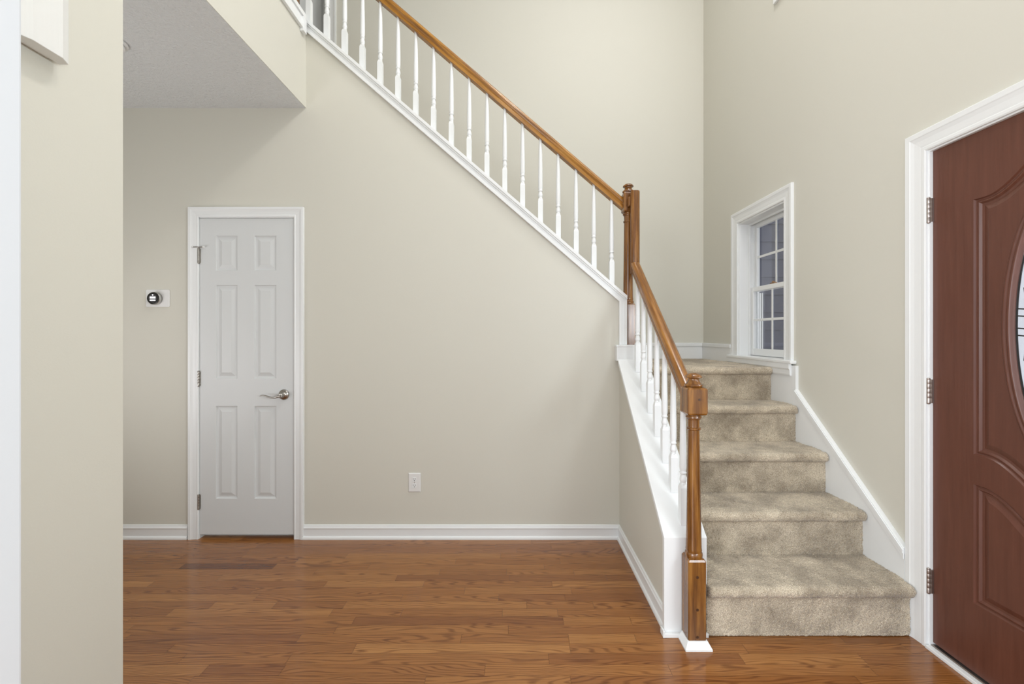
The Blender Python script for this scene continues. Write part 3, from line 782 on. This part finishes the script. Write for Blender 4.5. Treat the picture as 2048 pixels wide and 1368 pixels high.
b = MB(); b.box(-3.3, -0.6, 5.4, 5.5, ZU, ZC); b.box(-0.6, -0.5, YR + .12, 5.5, ZU, ZC); b.box(-3.3, -3.2, YR + .12, 5.4, ZU, ZC)
b.box(-3.3, -0.5, YR + .12, 5.5, ZU - .1, ZU); b.box(-3.3, -0.5, YR + .12, 5.5, ZC, ZC + .1)
struct(b, 'wall_bedroom', M['wall'], 'dim room walls beyond the upper hall door', 'wall')

# ------------------------------------------------------------------ stair window
w1 = empty('window_1', (XR, 3.014, 1.15)); tag(w1, 'small white double hung window above the stair landing', 'window', kind='structure')
fr3 = lambda a, c, h: (XR - h, a, c)
mb = MB(); y0, y1, z0, z1 = W1
frame(mb, [(y0 + .002, z0), (y0 + .002, z1 - .002), (y1 - .002, z1 - .002), (y1 - .002, z0)], [(-1, 0), (-1, 1), (1, 1), (1, 0)], scaled(CASING, 0.086), fr3)
part(mb, 'window_casing', M['white'], w1)
mb = MB(); mb.prism([(XR - 0.040, y0 - 0.112), (XR, y0 - 0.112), (XR, y0 + 0.0005), (XR + 0.099, y0 + 0.0005), (XR + 0.099, y1 - 0.0005), (XR, y1 - 0.0005), (XR, y1 + 0.112), (XR - 0.040, y1 + 0.112)], fz, z0 - 0.020, z0 + 0.0005)
part(mb, 'window_stool', M['white'], w1, 0.005)
mb = MB(); mb.prism([(0.0, z0 - 0.094), (0.008, z0 - 0.094), (0.011, z0 - 0.085), (0.012, z0 - 0.060), (0.018, z0 - 0.050), (0.018, z0 - 0.0195), (0.0, z0 - 0.0195)], lambda p, q, t: (XR - 0.018 - p, t, q), y0 - 0.088, y1 + 0.088)
part(mb, 'window_apron', M['white'], w1)
mb = MB()   # jamb liner with sash tracks
mb.box(XR + .10, XR + 0.145, y0, y1, z0 - .02, z0 + .002)
def u_frame(e0, e1, o_, d_):
    a0, a1, zz = y0 + o_, y1 - o_, z1 - o_
    mb.prism([(a0, z0), (a0, zz), (a1, zz), (a1, z0), (a1 - d_, z0), (a1 - d_, zz - d_), (a0 + d_, zz - d_), (a0 + d_, z0)], fx, e0, e1)
u_frame(XR, XR + 0.145, 0.0, 0.012)
for xa, xb_ in ((XR + 0.070, XR + 0.082), (XR + 0.108, XR + 0.112), (XR + 0.135, XR + 0.150)): u_frame(xa, xb_, 0.0115, 0.0145)
part(mb, 'window_jamb', M['white'], w1, 0.0015)
def sash(name, x, zb, ztop, st, rt, rb):
    mb = MB(); t = 0.026; ya, yb_ = y0 + 0.014, y1 - 0.014
    mb.box(x, x + t, ya, ya + st, zb, ztop); mb.box(x, x + t, yb_ - st, yb_, zb, ztop); mb.box(x, x + t, ya + st, yb_ - st, zb, zb + rb); mb.box(x, x + t, ya + st, yb_ - st, ztop - rt, ztop)
    s_ = part(mb, name, M['white'], w1, 0.003)
    ga, gb, gz0, gz1 = ya + st, yb_ - st, zb + rb, ztop - rt
    g = MB().box(x + 0.011, x + 0.014, ga - 0.004, gb + 0.004, gz0 - 0.004, gz1 + 0.004).build('pane', M['glass'], None); g.parent = s_; g.location = -parent_world(s_)
    m_ = MB(); m_.box(x + 0.004, x + 0.009, (ga + gb) / 2 - 0.009, (ga + gb) / 2 + 0.009, gz0, gz1); m_.box(x + 0.003, x + 0.0085, ga, gb, (gz0 + gz1) / 2 - 0.009, (gz0 + gz1) / 2 + 0.009)
    m_ = m_.build('muntin', M['white'], None, 0.002); m_.parent = s_; m_.location = -parent_world(s_)
    return s_
ZMR = 1.672
sash('upper_sash', XR + 0.112, ZMR - 0.034, z1 - 0.012, 0.038, 0.036, 0.034)
ls = sash('lower_sash', XR + 0.084, z0 + 0.004, ZMR, 0.040, 0.034, 0.052)
mb = MB(); mb.box(XR + 0.086, XR + 0.106, 2.985, 3.035, ZMR, ZMR + 0.008); mb.lathe([(0.011, 0), (0.011, 0.010), (0.006, 0.014)], XR + 0.096, 3.01, 14, 'z', ZMR + 0.006)
M['tan'] = mat('tan_lock_metal', (0.32, 0.20, 0.12), 0.35, 0.6)
o = mb.build('sash_lock', M['tan'], None); o.parent = ls; o.location = -parent_world(ls); o['label'] = 'tan metal sash lock'
# --- upper window above the front door (only its lower corner shows)
w3 = empty('window_3', (XR, 1.435, W3[2])); tag(w3, 'corner of a white window apron high on the right wall', 'window', kind='structure')
y0u, y1u, z0u, z1u = W3
mb = MB(); frame(mb, [(y0u, z0u), (y0u, z1u), (y1u, z1u), (y1u, z0u)], [(-1, 0), (-1, 1), (1, 1), (1, 0)], scaled(CASING, 0.086), fr3)
part(mb, 'window_casing', M['white'], w3)
mb = MB(); mb.box(XR - 0.035, XR + 0.05, y0u - 0.1, y1u + 0.10, z0u - 0.02, z0u); mb.box(XR - 0.018, XR, y0u - 0.11, y1u + 0.11, z0u - 0.152, z0u - 0.02)
part(mb, 'window_stool', M['white'], w3, 0.003)
mb = MB(); x = XR + 0.08
mb.box(x, x + .03, y0u, y1u, z0u, z0u + .05); mb.box(x, x + .03, y0u, y1u, z1u - .05, z1u)
for i in range(4):
    yy = y0u + (y1u - y0u - 0.05) * i / 3; mb.box(x, x + .03, yy, yy + .05, z0u + .05, z1u - .05)
mb.box(x, x + .02, y0u, y1u, 4.33, 4.36)
part(mb, 'window_frame', M['white'], w3)
# neighbouring wing seen through the stair window
b = MB(); zz = -0.6; e_ = 0.178; YN = 4.30
while zz < 4.6:
    b.add([(XR + 0.145, YN - 0.014, zz), (3.1, YN - 0.014, zz), (3.1, YN, zz + e_), (XR + 0.145, YN, zz + e_), (XR + 0.145, YN, zz), (3.1, YN, zz)], [(0, 1, 2, 3), (0, 4, 5, 1)])
    zz += e_
b.box(XR + 0.145, 3.1, YN + 0.002, YN + 0.06, -0.6, zz)
struct(b, 'wall_exterior', M['siding'], 'blue grey lap siding seen through the stair window', 'wall')
b = MB(); b.box(2.36, 2.430, YN - 0.03, YN - 0.014, -0.6, 1.73); b.box(2.436, 2.452, YN - 0.04, YN - 0.014, -.6, 1.73); b.box(2.462, 2.474, YN - 0.03, YN - 0.014, -0.6, 1.73); b.box(2.484, 2.494, YN - 0.03, YN - 0.014, -0.6, 1.73)
struct(b, 'trim_7', M['white'], 'white outdoor corner board seen through the lower sash', 'trim')

# ------------------------------------------------------------------ small things on the walls
def rrect(x0, x1, z0, z1, r, n=5):
    out = []
    for cx, cz, a0 in ((x1-r, z1-r, 0), (x0+r, z1-r, 90), (x0+r, z0+r, 180), (x1-r, z0+r, 270)):
        for i in range(n + 1):
            a = math.radians(a0 + 90 * i / n); out.append((cx + r * math.cos(a), cz + r * math.sin(a)))
    return out
t = empty('thermostat', (-2.292, YB, 1.489)); tag(t, 'round steel thermostat on a white plate left of the closet door', 'thermostat')
part(MB().prism(rrect(-2.369, -2.218, 1.489, 1.600, 0.008), fy, YB - 0.006, YB), 'wall_plate', M['plastic'], t, 0.0015)
TX, TZ = -2.3015, 1.5425
body = part(MB().lathe([(0.036, -0.006), (0.041, -0.007), (0.0415, -0.020), (0.0405, -0.028), (0.039, -0.030)], TX, YB, 40, 'y', TZ), 'dial_ring', M['steel'], t)
fc = part(MB().lathe([(0.0385, -0.0302), (0.038, -0.032), (0.035, -0.033)], TX, YB, 40, 'y', TZ), 'dial_face', M['black'], t)
sc_ = part(MB().lathe([(0.0265, -0.0331), (0.0265, -0.0335)], TX, YB, 32, 'y', TZ), 'screen', M['screen'], t)
mb = MB(); mb.box(TX - 0.018, TX + 0.018, YB - 0.0342, YB - 0.0336, TZ - 0.002, TZ + 0.011); mb.box(TX - 0.018, TX + 0.018, YB - 0.0342, YB - 0.0336, TZ - 0.017, TZ - 0.009)
mb.lathe([(0.0045, -0.0336), (0.0045, -0.0342)], TX, YB, 16, 'y', TZ + 0.0205)
part(mb, 'readout', M['lit'], t)

OX, OZ = -0.6455, 0.3615
t = empty('power_outlet', (OX, YB, OZ - 0.061)); tag(t, 'white duplex power outlet low on the wall under the stairs', 'outlet')
mb = MB(); w2, h2 = 0.0395, 0.061
mb.rings([[(OX-w2,YB,OZ-h2),(OX+w2,YB,OZ-h2),(OX+w2,YB,OZ+h2),(OX-w2,YB,OZ+h2)], [(OX-w2,YB-.003,OZ-h2),(OX+w2,YB-.003,OZ-h2),(OX+w2,YB-.003,OZ+h2),(OX-w2,YB-.003,OZ+h2)], [(OX-w2+.005,YB-.006,OZ-h2+.005),(OX+w2-.005,YB-.006,OZ-h2+.005),(OX+w2-.005,YB-.006,OZ+h2-.005),(OX-w2+.005,YB-.006,OZ+h2-.005)]])
part(mb, 'cover_plate', M['plastic'], t, 0.001)
for dz in (0.020, -0.0195):
    rc = part(MB().prism(rrect(OX - 0.0135, OX + 0.0135, OZ + dz - 0.0145, OZ + dz + 0.0145, 0.009), fy, YB - 0.0085, YB - 0.005), 'receptacle', M['white'], t)
    mb = MB(); zc_ = OZ + dz
    mb.box(OX - 0.0075, OX - 0.0052, YB - 0.0089, YB - 0.0084, zc_ + 0.000, zc_ + 0.0085); mb.box(OX + 0.0052, OX + 0.0075, YB - 0.0089, YB - 0.0084, zc_ + 0.000, zc_ + 0.0085)
    mb.lathe([(0.0027, -0.0089), (0.0027, -0.0084)], OX, YB, 12, 'y', zc_ - 0.0065)
    s_ = mb.build('slot', M['dark'], None); s_.parent = rc; s_.location = -parent_world(rc)
part(MB().lathe([(0.0025, -0.0072), (0.003, -0.006), (0.003, -0.005)], OX, YB, 12, 'y', OZ), 'screw', M['steel'], t)

t = empty('door_chime', (XL, 1.172, 2.099)); tag(t, 'white wooden door chime box high on the left wall', 'door chime')
poly = [(-1.329, 1.105), (-1.303, 1.105), (-1.288, 1.136), (-1.288, 1.211), (-1.303, 1.241), (-1.329, 1.241)]
M['chime'] = mat('white_stained_wood', (0.78, 0.78, 0.76), 0.45)
bump(M['chime'], noise_node(M['chime'], 120, 3, (1, 1, 40)), 0.25, 0.002)
part(MB().prism(poly, fz, 2.099, 2.32), 'chime_cover', M['chime'], t, 0.0015)
part(MB().box(XL, -1.329, 1.12, 1.221, 2.106, 2.31), 'mounting_plate', M['plastic'], t)
t = empty('smoke_detector', (-2.006, 2.11, ZS)); tag(t, 'round white smoke detector on the hall ceiling', 'smoke detector')
part(MB().lathe([(0.066, 0), (0.066, -0.010), (0.060, -0.014)], -2.006, 2.11, 40, 'z', ZS), 'base_ring', M['plastic'], t)
part(MB().lathe([(0.054, -0.014), (0.054, -0.024), (0.046, -0.034), (0.02, -0.037)], -2.006, 2.11, 40, 'z', ZS), 'cover', M['plastic'], t)
